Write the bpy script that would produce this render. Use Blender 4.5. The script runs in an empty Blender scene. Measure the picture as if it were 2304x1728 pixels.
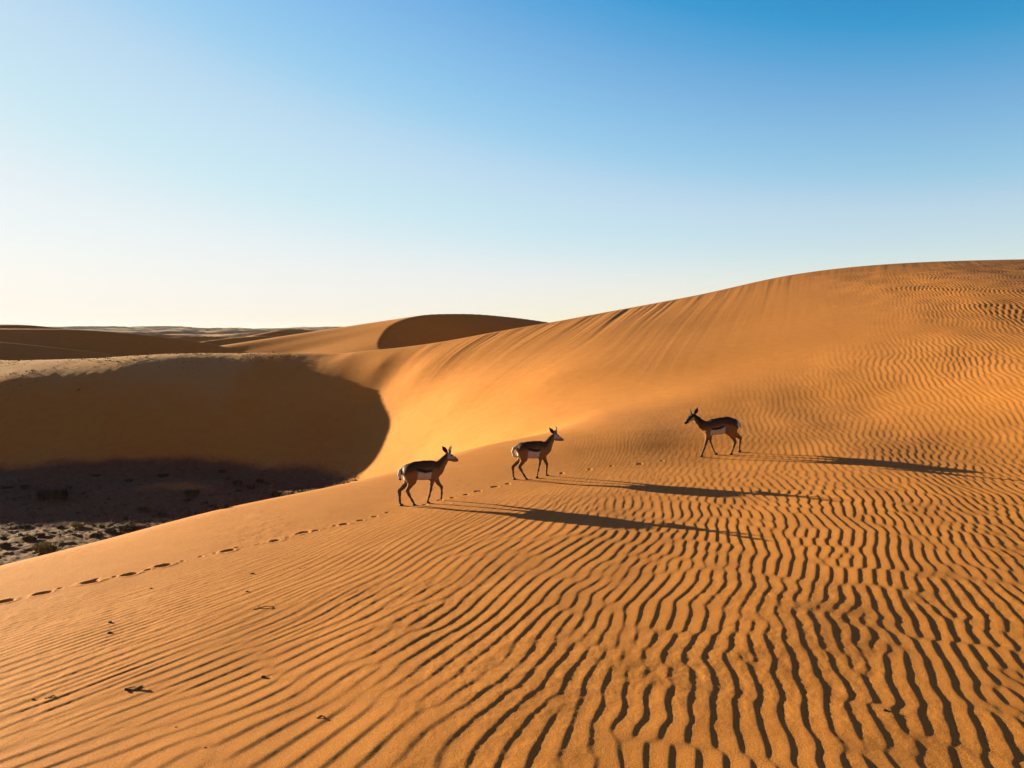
import bpy, math, random
import numpy as np
from mathutils import Vector, Matrix

sc = bpy.context.scene
COL = sc.collection

# ------------------------------------------------------------------ camera, sky, sun, exposure
F = 804.0                       # focal length in pixels of the 1024 px wide picture
PITCH = math.radians(3.77)
CAMZ = 3.0
cam = bpy.data.objects.new('camera', bpy.data.cameras.new('camera'))
COL.objects.link(cam)
sc.camera = cam
cam.data.lens = F / 1024 * 36
cam.data.clip_start = 0.05
cam.data.clip_end = 30000
cam.location = (0, 0, CAMZ)
cam.rotation_euler = (math.radians(90) - PITCH, 0, 0)

SUN_AZ = math.radians(-59)      # left of the view direction
SUN_EL = math.radians(9.2)
EXPOSURE = 1.87
HAZE = 0.00003
SKY_STRENGTH = 0.1
world = bpy.data.worlds.new('World')
sc.world = world
world.use_nodes = True
nt = world.node_tree
bg = nt.nodes['Background']
sky = nt.nodes.new('ShaderNodeTexSky')
sky.sky_type = 'NISHITA'
sky.sun_disc = False
sky.sun_elevation = math.radians(10)
sky.sun_rotation = SUN_AZ
sky.dust_density = 0.2
sky.air_density = 1.0
sky.ozone_density = 2.0
# the sky's colour response: each channel of the sky through its own tone ramp
sep = nt.nodes.new('ShaderNodeSeparateColor')
com = nt.nodes.new('ShaderNodeCombineColor')
nt.links.new(sky.outputs[0], sep.inputs[0])
RAMPS = (
    [(0, .07), (.5, .055), (.95, .040), (1.05, .078), (1.25, .19), (1.66, .335), (2.12, .515), (2.64, .585), (4.2, .81), (5.85, .90), (7.0, .955), (10, 1.05)],
    [(0, 0), (.9, .02), (1.3, .06), (1.66, .287), (2.1, .435), (2.72, .605), (3.33, .715), (4.4, .82), (5.6, .88), (7.95, .965), (10, 1.03)],
    [(0, 0), (1.3, .025), (2.0, .19), (2.56, .597), (3.2, .76), (3.81, .845), (4.77, .885), (5.85, .91), (10, .98)])
gain = 1.0 / (SKY_STRENGTH * 2 ** EXPOSURE)
for i, pts in enumerate(RAMPS):
    dv = nt.nodes.new('ShaderNodeMath'); dv.operation = 'DIVIDE'; dv.inputs[1].default_value = 10
    rp = nt.nodes.new('ShaderNodeFloatCurve')
    cm = rp.mapping
    cm.use_clip = False
    c = cm.curves[0]
    while len(c.points) < len(pts):
        c.points.new(.5, .5)
    for p, (a, b) in zip(c.points, pts):
        p.location = (a / 10, b)
        p.handle_type = 'AUTO_CLAMPED'
    cm.update()
    mu = nt.nodes.new('ShaderNodeMath'); mu.operation = 'MULTIPLY'; mu.inputs[1].default_value = gain
    nt.links.new(sep.outputs[i], dv.inputs[0])
    nt.links.new(dv.outputs[0], rp.inputs['Value'])
    nt.links.new(rp.outputs[0], mu.inputs[0])
    nt.links.new(mu.outputs[0], com.inputs[i])
# pale dust low over the horizon
tcs = nt.nodes.new('ShaderNodeTexCoord')
sxyz = nt.nodes.new('ShaderNodeSeparateXYZ')
nt.links.new(tcs.outputs['Generated'], sxyz.inputs[0])
hz = nt.nodes.new('ShaderNodeMapRange')
hz.interpolation_type = 'SMOOTHSTEP'
for i_, v_ in enumerate((-.02, .12, .75, 0.0)):
    hz.inputs[i_ + 1].default_value = v_
nt.links.new(sxyz.outputs[2], hz.inputs[0])
hmix = nt.nodes.new('ShaderNodeMix')
hmix.data_type = 'RGBA'
hmix.inputs[7].default_value = (.91 * gain, .865 * gain, .785 * gain, 1)
nt.links.new(hz.outputs[0], hmix.inputs[0])
nt.links.new(com.outputs[0], hmix.inputs[6])
nt.links.new(hmix.outputs[2], bg.inputs[0])
bg.inputs[1].default_value = SKY_STRENGTH

SUN = Vector((math.sin(SUN_AZ) * math.cos(SUN_EL), math.cos(SUN_AZ) * math.cos(SUN_EL), math.sin(SUN_EL)))
sl = bpy.data.lights.new('sun', 'SUN')
sl.energy = 5.0
sl.angle = math.radians(0.5)
sl.color = (1.0, 0.86, 0.54)
sun = bpy.data.objects.new('sun', sl)
COL.objects.link(sun)
sun.location = SUN * 50
sun.rotation_euler = SUN.to_track_quat('Z', 'Y').to_euler()

sc.view_settings.view_transform = 'Standard'
sc.view_settings.look = 'None'
sc.view_settings.exposure = EXPOSURE
sc.view_settings.gamma = 1.0
try:
    sc.cycles.max_bounces = 4
    sc.cycles.diffuse_bounces = 3
except Exception:
    pass

# ------------------------------------------------------------------ helpers
SP, CP = math.sin(PITCH), math.cos(PITCH)

def ray(px, py):
    a, b = (px - 512) / F, (384 - py) / F
    return np.array([a, CP + b * SP, -SP + b * CP])

def at(px, py, Y):                       # picture point at depth Y -> world
    d = ray(px, py)
    t = Y / d[1]
    return np.array([d[0] * t, Y, CAMZ + d[2] * t])

def sstep(a, b, x):
    t = np.clip((x - a) / (b - a), 0, 1)
    return t * t * (3 - 2 * t)

def smin(a, b, k):
    h = np.clip(.5 + .5 * (b - a) / k, 0, 1)
    return b + (a - b) * h - k * h * (1 - h)

def smax(a, b, k):
    return -smin(-a, -b, k)

class TPS:
    def __init__(self, pts, lam=0.0):
        p = np.array(pts, float)
        self.xy = p[:, :2] / 10
        n = len(p)
        d = self.xy[:, None, :] - self.xy[None]
        r2 = (d ** 2).sum(-1)
        K = .5 * r2 * np.log(r2 + 1e-12) + lam * np.eye(n)
        P = np.c_[np.ones(n), self.xy]
        A = np.block([[K, P], [P.T, np.zeros((3, 3))]])
        s = np.linalg.solve(A, np.r_[p[:, 2], 0, 0, 0])
        self.w, self.a = s[:n].astype(np.float32), s[n:]
    def __call__(self, x, y):
        x = np.asarray(x, np.float32) / 10
        y = np.asarray(y, np.float32) / 10
        out = (self.a[0] + self.a[1] * x + self.a[2] * y).astype(np.float32)
        for (cx, cy), w in zip(self.xy.astype(np.float32), self.w):
            r2 = (x - cx) ** 2 + (y - cy) ** 2 + np.float32(1e-9)
            out += w * np.float32(.5) * r2 * np.log(r2)
        return out

def curve1d(xs, ys, sm=0.0, n=4000):     # smooth single-valued curve through points
    xs, ys = np.array(xs, float), np.array(ys, float)
    X = np.linspace(xs[0], xs[-1], n)
    h = np.diff(xs); d = np.diff(ys) / h
    m = np.zeros(len(xs)); m[0], m[-1] = d[0], d[-1]
    for i in range(1, len(xs) - 1):
        m[i] = 0 if d[i - 1] * d[i] <= 0 else (h[i - 1] + h[i]) / (h[i - 1] / d[i] + h[i] / d[i - 1])
    k = np.clip(np.searchsorted(xs, X, side='right') - 1, 0, len(xs) - 2)
    t = (X - xs[k]) / h[k]
    Yv = ((1 + 2 * t) * (1 - t) ** 2 * ys[k] + t * (1 - t) ** 2 * h[k] * m[k]
          + t * t * (3 - 2 * t) * ys[k + 1] + t * t * (t - 1) * h[k] * m[k + 1])
    if sm:
        s = sm / (X[1] - X[0]); r = int(3 * s) + 1
        g = np.exp(-.5 * (np.arange(-r, r + 1) / s) ** 2); g /= g.sum()
        Yv = np.convolve(np.pad(Yv, r, mode='reflect', reflect_type='odd'), g, 'valid')
    return lambda q: np.interp(q, X, Yv)

_rs = np.random.RandomState(7)
_tab = _rs.rand(256, 256).astype(np.float32)
def vnoise(x, y):                        # smooth value noise in -1..1
    x = np.asarray(x, np.float64); y = np.asarray(y, np.float64)
    xi = np.floor(x).astype(np.int64); yi = np.floor(y).astype(np.int64)
    fx = x - xi; fy = y - yi
    fx = fx * fx * fx * (fx * (6 * fx - 15) + 10); fy = fy * fy * fy * (fy * (6 * fy - 15) + 10)
    a = _tab[xi & 255, yi & 255]; b = _tab[(xi + 1) & 255, yi & 255]
    c = _tab[xi & 255, (yi + 1) & 255]; d = _tab[(xi + 1) & 255, (yi + 1) & 255]
    return 2 * ((a + (b - a) * fx) * (1 - fy) + (c + (d - c) * fx) * fy) - 1

def fbm(x, y, o=4, g=.5):
    s, a = 0, 1.0
    for i in range(o):
        s = s + a * vnoise(x * 2 ** i + 17.3 * i, y * 2 ** i - 9.1 * i)
        a *= g
    return s

def put(o, parent=None):
    COL.objects.link(o)
    if parent: o.parent = parent
    return o

def mesh_obj(name, v, f, mat=None, parent=None, smooth=True, attrs=None):
    me = bpy.data.meshes.new(name)
    v = np.asarray(v, np.float32)
    if isinstance(f, np.ndarray):
        k = f.shape[1]
        me.vertices.add(len(v)); me.vertices.foreach_set('co', v.ravel())
        me.loops.add(f.size); me.loops.foreach_set('vertex_index', f.ravel().astype(np.int32))
        me.polygons.add(len(f))
        me.polygons.foreach_set('loop_start', np.arange(0, f.size, k, dtype=np.int32))
        me.polygons.foreach_set('loop_total', np.full(len(f), k, np.int32))
        me.update(calc_edges=True)
    else:
        me.from_pydata(v.tolist(), [], f)
        me.update()
    me.polygons.foreach_set('use_smooth', np.full(len(me.polygons), smooth, bool))
    for an, av in (attrs or {}).items():
        if np.ndim(av) == 1:
            at_ = me.attributes.new(an, 'FLOAT', 'POINT'); at_.data.foreach_set('value', np.asarray(av, np.float32))
        else:
            at_ = me.attributes.new(an, 'FLOAT_COLOR', 'POINT')
            at_.data.foreach_set('color', np.c_[av, np.ones(len(av))].astype(np.float32).ravel())
    if mat: me.materials.append(mat)
    return put(bpy.data.objects.new(name, me), parent)

def tag(o, label=None, cat=None, group=None, kind=None):
    if label: o['label'] = label
    if cat: o['category'] = cat
    if group: o['group'] = group
    if kind: o['kind'] = kind
    return o

# ------------------------------------------------------------------ materials
def new_mat(name):
    m = bpy.data.materials.new(name); m.use_nodes = True
    n = m.node_tree.nodes; l = m.node_tree.links
    return m, n, l, n['Principled BSDF']

def noise_node(n, l, vec, scale, detail=3, rough=.55):
    t = n.new('ShaderNodeTexNoise'); t.inputs['Scale'].default_value = scale
    t.inputs['Detail'].default_value = detail; t.inputs['Roughness'].default_value = rough
    l.new(vec, t.inputs['Vector'])
    return t.outputs['Fac']

def mixc(n, l, fac, a, b):
    m = n.new('ShaderNodeMix'); m.data_type = 'RGBA'
    for sock, v in ((m.inputs[0], fac), (m.inputs[6], a), (m.inputs[7], b)):
        if hasattr(v, 'is_linked'): l.new(v, sock)
        else: sock.default_value = (*v, 1) if isinstance(v, tuple) else v
    return m.outputs[2]

def mrange(n, l, v, a, b, c, d):
    m = n.new('ShaderNodeMapRange')
    l.new(v, m.inputs[0])
    for i, x in enumerate((a, b, c, d)): m.inputs[i + 1].default_value = x
    return m.outputs[0]

def sand_material():
    m, n, l, p = new_mat('sand')
    tc = n.new('ShaderNodeTexCoord').outputs['Object']
    big = noise_node(n, l, tc, .12, 3)
    mid = noise_node(n, l, tc, 2.2, 4)
    grain = noise_node(n, l, tc, 85, 3, .75)
    col = mixc(n, l, mrange(n, l, big, .35, .65, 0, 1), (.575, .222, .036), (.545, .216, .043))
    col = mixc(n, l, mrange(n, l, mid, .3, .7, 0, .75), col, (.49, .176, .027))
    col = mixc(n, l, mrange(n, l, grain, .35, .7, 0, .8), col, (.25, .082, .013))
    # the stony scrub floor of the hollow and grazing-light tan painted on the low ridge, with dry-grass specks
    a1 = n.new('ShaderNodeAttribute'); a1.attribute_name = 'scrub'
    a2 = n.new('ShaderNodeAttribute'); a2.attribute_name = 'lit_tan'
    g1 = noise_node(n, l, tc, 3.0, 6, .75)
    g2 = noise_node(n, l, tc, 14, 4, .7)
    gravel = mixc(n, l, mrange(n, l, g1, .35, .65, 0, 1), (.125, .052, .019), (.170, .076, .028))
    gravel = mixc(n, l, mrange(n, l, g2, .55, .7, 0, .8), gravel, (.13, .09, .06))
    lit_tan = mixc(n, l, mrange(n, l, g2, .5, .68, 0, .7), (.46, .225, .075), (.24, .12, .045))
    a3 = n.new('ShaderNodeAttribute'); a3.attribute_name = 'plain'
    plain = mixc(n, l, mrange(n, l, noise_node(n, l, tc, .03, 5, .7), .4, .6, 0, 1), (.44, .25, .14), (.27, .16, .10))
    col = mixc(n, l, a2.outputs['Fac'], col, lit_tan)
    col = mixc(n, l, a3.outputs['Fac'], col, plain)
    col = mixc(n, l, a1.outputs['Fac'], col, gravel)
    l.new(col, p.inputs['Base Color'])
    p.inputs['Roughness'].default_value = .9
    p.inputs['Specular IOR Level'].default_value = .12
    b1 = n.new('ShaderNodeBump'); b1.inputs['Strength'].default_value = .55; b1.inputs['Distance'].default_value = .007
    l.new(grain, b1.inputs['Height'])
    b2 = n.new('ShaderNodeBump'); b2.inputs['Distance'].default_value = .035
    l.new(g2, b2.inputs['Height']); l.new(b1.outputs[0], b2.inputs['Normal'])
    mm = n.new('ShaderNodeMath'); mm.operation = 'MAXIMUM'
    l.new(a1.outputs['Fac'], mm.inputs[0]); l.new(a2.outputs['Fac'], mm.inputs[1])
    m2 = n.new('ShaderNodeMath'); m2.operation = 'MULTIPLY'; l.new(mm.outputs[0], m2.inputs[0]); m2.inputs[1].default_value = .6
    l.new(m2.outputs[0], b2.inputs['Strength'])
    l.new(b2.outputs[0], p.inputs['Normal'])
    return m

def simple_mat(name, c1, c2, scale=8, rough=.85, attr=None, sheen=0):
    m, n, l, p = new_mat(name)
    tc = n.new('ShaderNodeTexCoord').outputs['Object']
    f = mrange(n, l, noise_node(n, l, tc, scale, 4, .65), .35, .65, 0, 1)
    if attr:
        a = n.new('ShaderNodeAttribute'); a.attribute_name = attr
        d = n.new('ShaderNodeMix'); d.data_type = 'RGBA'; d.blend_type = 'MULTIPLY'
        d.inputs[0].default_value = 1
        l.new(a.outputs['Color'], d.inputs[6])
        l.new(mixc(n, l, f, c1, c2), d.inputs[7])
        col = d.outputs[2]
    else:
        col = mixc(n, l, f, c1, c2)
    l.new(col, p.inputs['Base Color'])
    p.inputs['Roughness'].default_value = rough
    p.inputs['Specular IOR Level'].default_value = .15
    if sheen:
        p.inputs['Sheen Weight'].default_value = sheen
        p.inputs['Sheen Roughness'].default_value = .3
        l.new(col, p.inputs['Sheen Tint'])
    return m

M_SAND = sand_material()
M_COAT = simple_mat('antelope_coat', (1, 1, 1), (.72, .70, .68), 40, .75, 'coat', .35)
M_HORN = simple_mat('horn', (.030, .022, .016), (.06, .045, .03), 30, .5)
M_EYE = simple_mat('eye', (.012, .008, .006), (.015, .01, .008), 5, .15)
M_TWIG = simple_mat('dry_wood', (.055, .032, .018), (.12, .07, .035), 30, .9)
M_STRAW = simple_mat('straw', (.42, .27, .10), (.30, .18, .07), 30, .9)
M_STONE = simple_mat('dark_stone', (.07, .04, .022), (.13, .08, .045), 20, .85)
M_SHRUB = simple_mat('dry_shrub', (.060, .050, .026), (.11, .085, .042), 2, .9)
M_SHRUBY = simple_mat('yellow_shrub', (.30, .22, .06), (.17, .14, .05), 2, .9)
M_GCOVER = simple_mat('scrub_cover', (.08, .052, .028), (.17, .11, .06), 1.3, .95)

# ------------------------------------------------------------------ terrain: the shape of the dunes
# crest line of the big dune and the low ridge (picture x, y, depth); single valued in X
crest_pts = [np.array([-140., 66, CAMZ + 1.6]), np.array([-90., 58, CAMZ + 1.7]), np.array([-66., 54, CAMZ + 1.1]), np.array([-54., 53, CAMZ + .9]),  # unseen left end, heights shaped so its shadow covers the hollow floor
             np.array([-46., 53, CAMZ + .4]), np.array([-42., 53, CAMZ - .75]), np.array([-38., 53, CAMZ - 1.35])]
for c in [(0, 357, 53), (100, 354, 52.8), (235, 350.5, 51.5), (345, 352.5, 49.3), (400, 347, 48), (450, 340, 47.3), (545, 323, 48), (620, 309, 51.5),
          (700, 294, 56), (800, 273, 62.5), (900, 263, 66.5), (1000, 259.5, 71), (1100, 258, 76)]:
    crest_pts.append(at(*c))
crest_pts += [np.array([76., 82, CAMZ + 7.4]), np.array([98., 85, CAMZ + 6.8]), np.array([140., 78, CAMZ + 4])]
CR = np.array(crest_pts)
YC = curve1d(CR[:, 0], CR[:, 1], 1.2)
ZC = curve1d(CR[:, 0], CR[:, 2], .8)

# edge of the near dune: from the lower left up along the foot of the slip face
E_pts = [at(*e) for e in [(0, 560, 11.5), (100, 535, 12.9), (210, 506, 14.4), (340, 481, 16.7), (460, 448, 20.2), (560, 421, 24.2), (640, 396, 28),
                          (720, 366, 31.5), (800, 332, 36.5)]]
EA = np.array(E_pts)
XE = curve1d(np.r_[-40, 0, EA[:, 1], 50, 66, 95], np.r_[-52, -18, EA[:, 0], 16.5, 18.5, 19.5], 1.0)
ZE = curve1d(np.r_[-40, 0, EA[:, 1], 50, 66, 95], np.r_[-3.5 + CAMZ, -3.4 + CAMZ, EA[:, 2], CAMZ + 2.5, CAMZ + 5.4, CAMZ + 11], 1.0)

def plane_z(x, y):
    return -.075 * np.maximum(x + 1, 0) * sstep(12, 4, y) - .05 * np.maximum(-2 - x, 0) + CAMZ - 2.91 + .017 * (x + 1.9) - .01 * (y - 13)

t1 = []
for X in (-14, -7, 0, 6, 13, 22):
    for Y in (-25, -10, 0, 5, 9.5, 13.5):
        if X > XE(Y) + 2.0:
            t1.append((X, Y, plane_z(X, Y) + .0009 * max(X - 6, 0) ** 2))
t1 += [tuple(p) for p in E_pts]
t1 += [tuple(at(*p)) for p in [(395, 508, 13.2), (529, 484, 15.2), (720, 459, 17.4), (850, 449, 17.7), (1000, 446, 17.6),
                               (1000, 382, 22.8), (1000, 340, 29), (1000, 300, 40), (1000, 279, 51), (850, 401, 23.5), (850, 360, 29), (850, 340, 33), (850, 320, 38.2),
                               (850, 290, 50.2), (720, 421, 21.8), (720, 391, 26.3), (640, 431, 20), (560, 452, 18.2), (1150, 400, 19), (1150, 330, 30), (1150, 285, 49)]]
t1 += [tuple(at(*c)) for c in [(700, 294, 56), (800, 273, 62.5), (900, 263, 66.5), (1000, 259.5, 71), (1100, 258, 76)]]
t1 += [(22, 74, CAMZ + 6.6), (48, 88, CAMZ + 8.8), (45, 20, CAMZ - .2), (50, 0, CAMZ - .8), (58, 48, CAMZ + 2.8), (76, 84, CAMZ + 7.6)]
WALL = [tuple(at(*p)) for p in [(460, 440, 31.5), (460, 400, 37), (460, 365, 42.5), (545, 415, 28.3), (545, 380, 34.3), (545, 350, 41), (640, 350, 37), (720, 345, 35.8),
                                (720, 325, 41.8), (640, 325, 44)]]
t1 += WALL + [tuple(at(*c)) for c in [(400, 347, 48), (450, 340, 47.3), (545, 323, 48), (620, 309, 51.5), (400, 400, 41.5)]]
T1 = TPS(t1, .003)

FL = CAMZ - 7.0
t2 = []
for X in (-70, -55, -42, -32, -24, -17):
    for Y in (16, 24, 31, 37.3):
        t2.append((X, Y, FL))
t2 += [(-11, 22, FL), (-11, 29, FL), (-11.5, 33, FL + .1), (-14.5, 33, FL), (-6, 24, FL), (-4, 28, FL + .6), (0, 18, FL - .6), (4, 21, FL), (9, 25, FL + .5), (-14, 36.8, FL + .1), (-20, 33, FL)]
t2 += [tuple(at(*p)) for p in [
    (0, 381, 47.6), (61, 373, 48.6), (122, 366, 49.2), (183, 361, 49.8), (244, 358, 50), (300, 358, 49.4), (300, 366, 48.4), (270, 362, 49.2), (325, 366, 47.9), (345, 357.5, 48.25),
    (0, 430, 43), (100, 420, 43.8), (235, 410, 45), (0, 472, 39.8), (120, 472, 39.8), (235, 472, 40.2),
    (300, 440, 42), (300, 400, 45.3), (340, 400, 45), (345, 440, 41.6), (340, 478, 36.8), (300, 490, 34.9),
    (380, 430, 40.9), (380, 390, 44.58), (380, 365, 46.18), (380, 460, 36.8), (420, 450, 34.6), (420, 410, 39.5), (420, 370, 43.75),
    (460, 440, 31.5), (460, 400, 37), (460, 365, 42.5), (545, 415, 28.3), (545, 380, 34.3), (545, 350, 41),
    (640, 385, 30.3), (640, 350, 37), (720, 345, 35.8), (720, 325, 41.8)]]
for q in range(0, len(CR)):
    if -75 < CR[q, 0] < 40:
        t2.append(tuple(CR[q]))
t2 += [(-75, 46, FL + 2.5), (-60, 46, FL + 2.6), (-48, 46, FL + 2.4), (30, 40, FL + 3), (40, 50, FL + 6)]
T2 = TPS(t2, .001)

def dist_E(x, y):                       # + = east of the edge (on the near dune)
    s = (XE(y + .5) - XE(y - .5))
    return (x - XE(y)) / np.sqrt(1 + s * s)

def dist_C(x, y):                       # + = beyond the crest
    s = (YC(x + .5) - YC(x - .5))
    return (y - YC(x)) / np.sqrt(1 + s * s)

# ---- dunes beyond the crest
def poly_y(pts, sm=.6):                  # brink single valued in Y -> X, Z
    p = np.array([at(*q) for q in pts]); p = p[np.argsort(p[:, 1])]
    return curve1d(p[:, 1], p[:, 0], sm), curve1d(p[:, 1], p[:, 2], sm), p
def poly_x(pts, sm=1.0):
    p = np.array([at(*q) for q in pts]); p = p[np.argsort(p[:, 0])]
    return curve1d(p[:, 0], p[:, 1], sm), curve1d(p[:, 0], p[:, 2], sm), p

BX, BZ, BP = poly_y([(392, 372, 84), (384, 352, 90), (379.5, 342, 93), (386, 331, 96.5), (405, 319.5, 100), (435, 313.6, 103), (470, 313.3, 106),
                     (510, 316.5, 109.5), (550, 322, 113.5), (620, 335, 120), (700, 350, 130)])
AY, AZ, AP = poly_x([(-260, 318, 84), (-120, 323, 80), (0, 327.5, 78), (60, 328, 78.5), (120, 331.5, 80), (180, 338.5, 82), (215, 344.5, 83.5), (245, 351.5, 85), (300, 372, 88)])
A2Y, A2Z, A2P = poly_x([(-200, 333, 108), (-60, 326.5, 108), (0, 323.6, 110), (22, 324, 110), (45, 326, 111), (80, 330, 113), (130, 334, 116), (200, 350, 120)])
A3Y, A3Z, A3P = poly_x([(-160, 338, 64), (-60, 340, 65), (0, 342, 66), (50, 347, 66.5), (100, 353, 67), (150, 362, 67.5)])

SMALL = [  # crest lines of smaller dunes far behind (picture x, y, depth)
    ([(160, 349, 150), (195, 342, 152), (225, 338, 156), (262, 335.6, 160), (300, 337.5, 168), (330, 341, 176)], 12),
    ([(255, 334, 230), (272, 331.2, 232), (286, 329.0, 236), (304, 329.3, 242), (322, 331.5, 250), (345, 334, 258)], 14),
    ([(118, 340, 190), (150, 338, 192), (180, 336.2, 196), (205, 335.6, 200), (232, 337, 208)], 12),
    ([(60, 336.5, 260), (110, 334.8, 262), (150, 334.2, 266), (190, 335, 272)], 14),
    ([(-80, 336, 240), (-20, 334, 244), (40, 334.6, 250)], 14)]
SM = [(poly_x(p, 1.5), w) for p, w in SMALL]
_rf = np.random.RandomState(11)
FAR = [(_rf.uniform(-.62, .35), 10 ** _rf.uniform(2.42, 3.4), _rf.uniform(.6, 1.5), _rf.uniform(.5, 1)) for _ in range(260)]

def far_z(x, y):
    base = CAMZ - 8.0 + 0 * x
    r = np.hypot(x, y)
    ang = np.arctan2(x, np.maximum(y, 1))
    base = base + 6.0 * sstep(200, 2600, r) + fbm(x / 260 + 3, y / 260, 5, .5) * 1.8 * sstep(150, 900, r)
    base = base + sstep(1500, 5200, r) * (5 + 13 * (.5 - .5 * np.tanh((ang + .28) * 6)) + 2.5 * fbm(ang * 45, r / 900, 5, .6))
    base = base + fbm(x / 30, y / 30, 3) * .5 * sstep(100, 200, r)
    z = base
    m = (r > 200) & (r < 3200) & (y > 0)
    if m.any():
        xs, ys, zs = x[m], y[m], z[m].copy()
        rs, an = r[m], np.arctan2(x[m], y[m])
        for a0, r0, h0, w0 in FAR:
            L = r0 * .05 * w0 + 12
            hh = h0 * (2.2 + r0 * .0032)
            q = np.abs(rs - r0) < 4 * L
            if not q.any(): continue
            dx = xs[q] - r0 * math.sin(a0); dy = ys[q] - r0 * math.cos(a0)
            u = (dx * .87 - dy * .5); v = dx * .5 + dy * .87
            bend = u + .25 * v * v / L
            ridge = np.where(bend < 0, np.exp(-(bend / (1.5 * L)) ** 2), np.clip(1 - bend / (hh / .6 + .01), 0, 1))
            zs[q] = np.maximum(zs[q], base[m][q] + hh * ridge * np.exp(-(v / (1.6 * L)) ** 2) - .05)
        z = z.copy(); z[m] = zs
    near = (r > 50) & (r < 420) & (y > 0)
    if near.any():
        xn, yn, zn = x[near], y[near], z[near]
        # dune with the slip face in the middle of the picture
        s = BX(yn + .5) - BX(yn - .5)
        d = (xn - BX(yn)) / np.sqrt(1 + s * s)
        bz = BZ(yn)
        lee = bz - .58 * d
        wind = bz - .235 * np.maximum(-d, -6) - .002 * np.maximum(-d - 2, 0) ** 1.7 + .0
        out = np.maximum(yn - 122, 0) + np.maximum(85 - yn, 0)
        zb = smin(lee, wind, .35) - .25 * out
        zn = smax(zn, zb, .6)
        for (fy, fz, pp), tl in (((AY, AZ, AP), .42), ((A2Y, A2Z, A2P), .40), ((A3Y, A3Z, A3P), .30)):
            s = fy(xn + .5) - fy(xn - .5)
            d = (yn - fy(xn)) / np.sqrt(1 + s * s)
            cz = fz(xn)
            zd = smin(cz + tl * d, cz - .14 * d, .08 if tl == .30 else .5)
            zd = zd - .3 * (np.maximum(xn - pp[-1, 0], 0) + np.maximum(pp[0, 0] - xn, 0))
            zn = smax(zn, zd, .5)
        for (fy, fz, pp), w in SM:
            d = yn - fy(xn)
            cz = fz(xn)
            # slip side faces right and towards the viewer, long gentle side to the left
            shift = np.interp(xn, pp[:, 0], pp[:, 2])
            zd = smin(cz + .38 * d, cz - .12 * d, .5)
            zd = zd - .25 * (np.maximum(xn - pp[-1, 0], 0) + np.maximum(pp[0, 0] - xn, 0))
            zn = smax(zn, zd, .6)
        z = z.copy(); z[near] = zn
    return z

def base_z(x, y):
    x = np.asarray(x, np.float64); y = np.asarray(y, np.float64)
    r = np.hypot(x, y)
    out = np.zeros_like(x)
    nearm = r < 130
    if nearm.any():
        xx, yy = x[nearm], y[nearm]
        dE, dC = dist_E(xx, yy), dist_C(xx, yy)
        a = T1(xx, yy).astype(np.float64)
        face = ZE(yy) + .62 * dE + .10
        t2v = T2(xx, yy).astype(np.float64)
        carve = smax(smin(a, face, .55), t2v - .35 * np.maximum(dE - .5, 0), 1.2)
        w = sstep(-4.5, 3.0, xx)
        w2 = sstep(20, 28, yy)
        front = carve * (1 - w2) + (a * w + t2v * (1 - w)) * w2
        k = .25 + 1.6 * sstep(-8, -24, xx)
        back = ZC(xx) - .42 * dC + .25 * k
        z = smin(front, back, k)
        # far-out fade of the interpolated surface
        rr = r[nearm]
        z = z + (CAMZ - 4 - z) * sstep(75, 125, rr) * (yy < 40)
        zf = far_z(xx, yy)
        z = np.where(dC > 0, np.maximum(z, zf), z)
        out[nearm] = z
    fm = ~nearm
    if fm.any():
        zf = far_z(x[fm], y[fm])
        w = sstep(10, -60, y[fm])
        out[fm] = zf * (1 - w) + (CAMZ - 4) * w
    return out

# ------------------------------------------------------------------ wind ripples: band-passed noise, profile taken from its phase
NT, DX = 3072, .02
def ripple_tile(seed, lam, lobes, s_ang, s_rad):
    rs = np.random.RandomState(seed)
    k0 = NT * DX / lam
    kx = np.fft.fftfreq(NT, 1 / NT)
    ix = np.where((kx > k0 * .45) & (kx < k0 * 1.7))[0]
    iy = np.where(np.abs(kx) < k0 * 1.1)[0]
    KX, KY = np.meshgrid(kx[ix], kx[iy], indexing='ij')
    rad = np.hypot(KX, KY); ang = np.arctan2(KY, KX)
    amp = sum(w * np.exp(-.5 * ((ang - a) / s_ang) ** 2) for a, w in lobes) * np.exp(-.5 * (np.log(rad / k0) / s_rad) ** 2)
    S = np.zeros((NT, NT), np.complex64)
    S[np.ix_(ix, iy)] = amp * (rs.randn(*KX.shape) + 1j * rs.randn(*KX.shape))
    f = np.fft.ifft2(S)
    f /= np.sqrt((np.abs(f) ** 2).mean())
    return f.astype(np.complex64)

D = math.radians
TW = ripple_tile(3, .160, [(D(10), 1), (D(-10), .9), (0, .9)], D(6), .075)   # wavy
TS = ripple_tile(5, .150, [(0, 1)], D(5.5), .08)                           # long, straight

def samp(T, u, v):
    a = (u / DX) % NT; b = (v / DX) % NT
    i = np.floor(a).astype(np.int32); j = np.floor(b).astype(np.int32)
    fa = (a - i).astype(np.float32); fb = (b - j).astype(np.float32)
    i %= NT; j %= NT; i1 = (i + 1) % NT; j1 = (j + 1) % NT
    return (T[i, j] * (1 - fa) + T[i1, j] * fa) * (1 - fb) + (T[i, j1] * (1 - fa) + T[i1, j1] * fa) * fb

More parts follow.
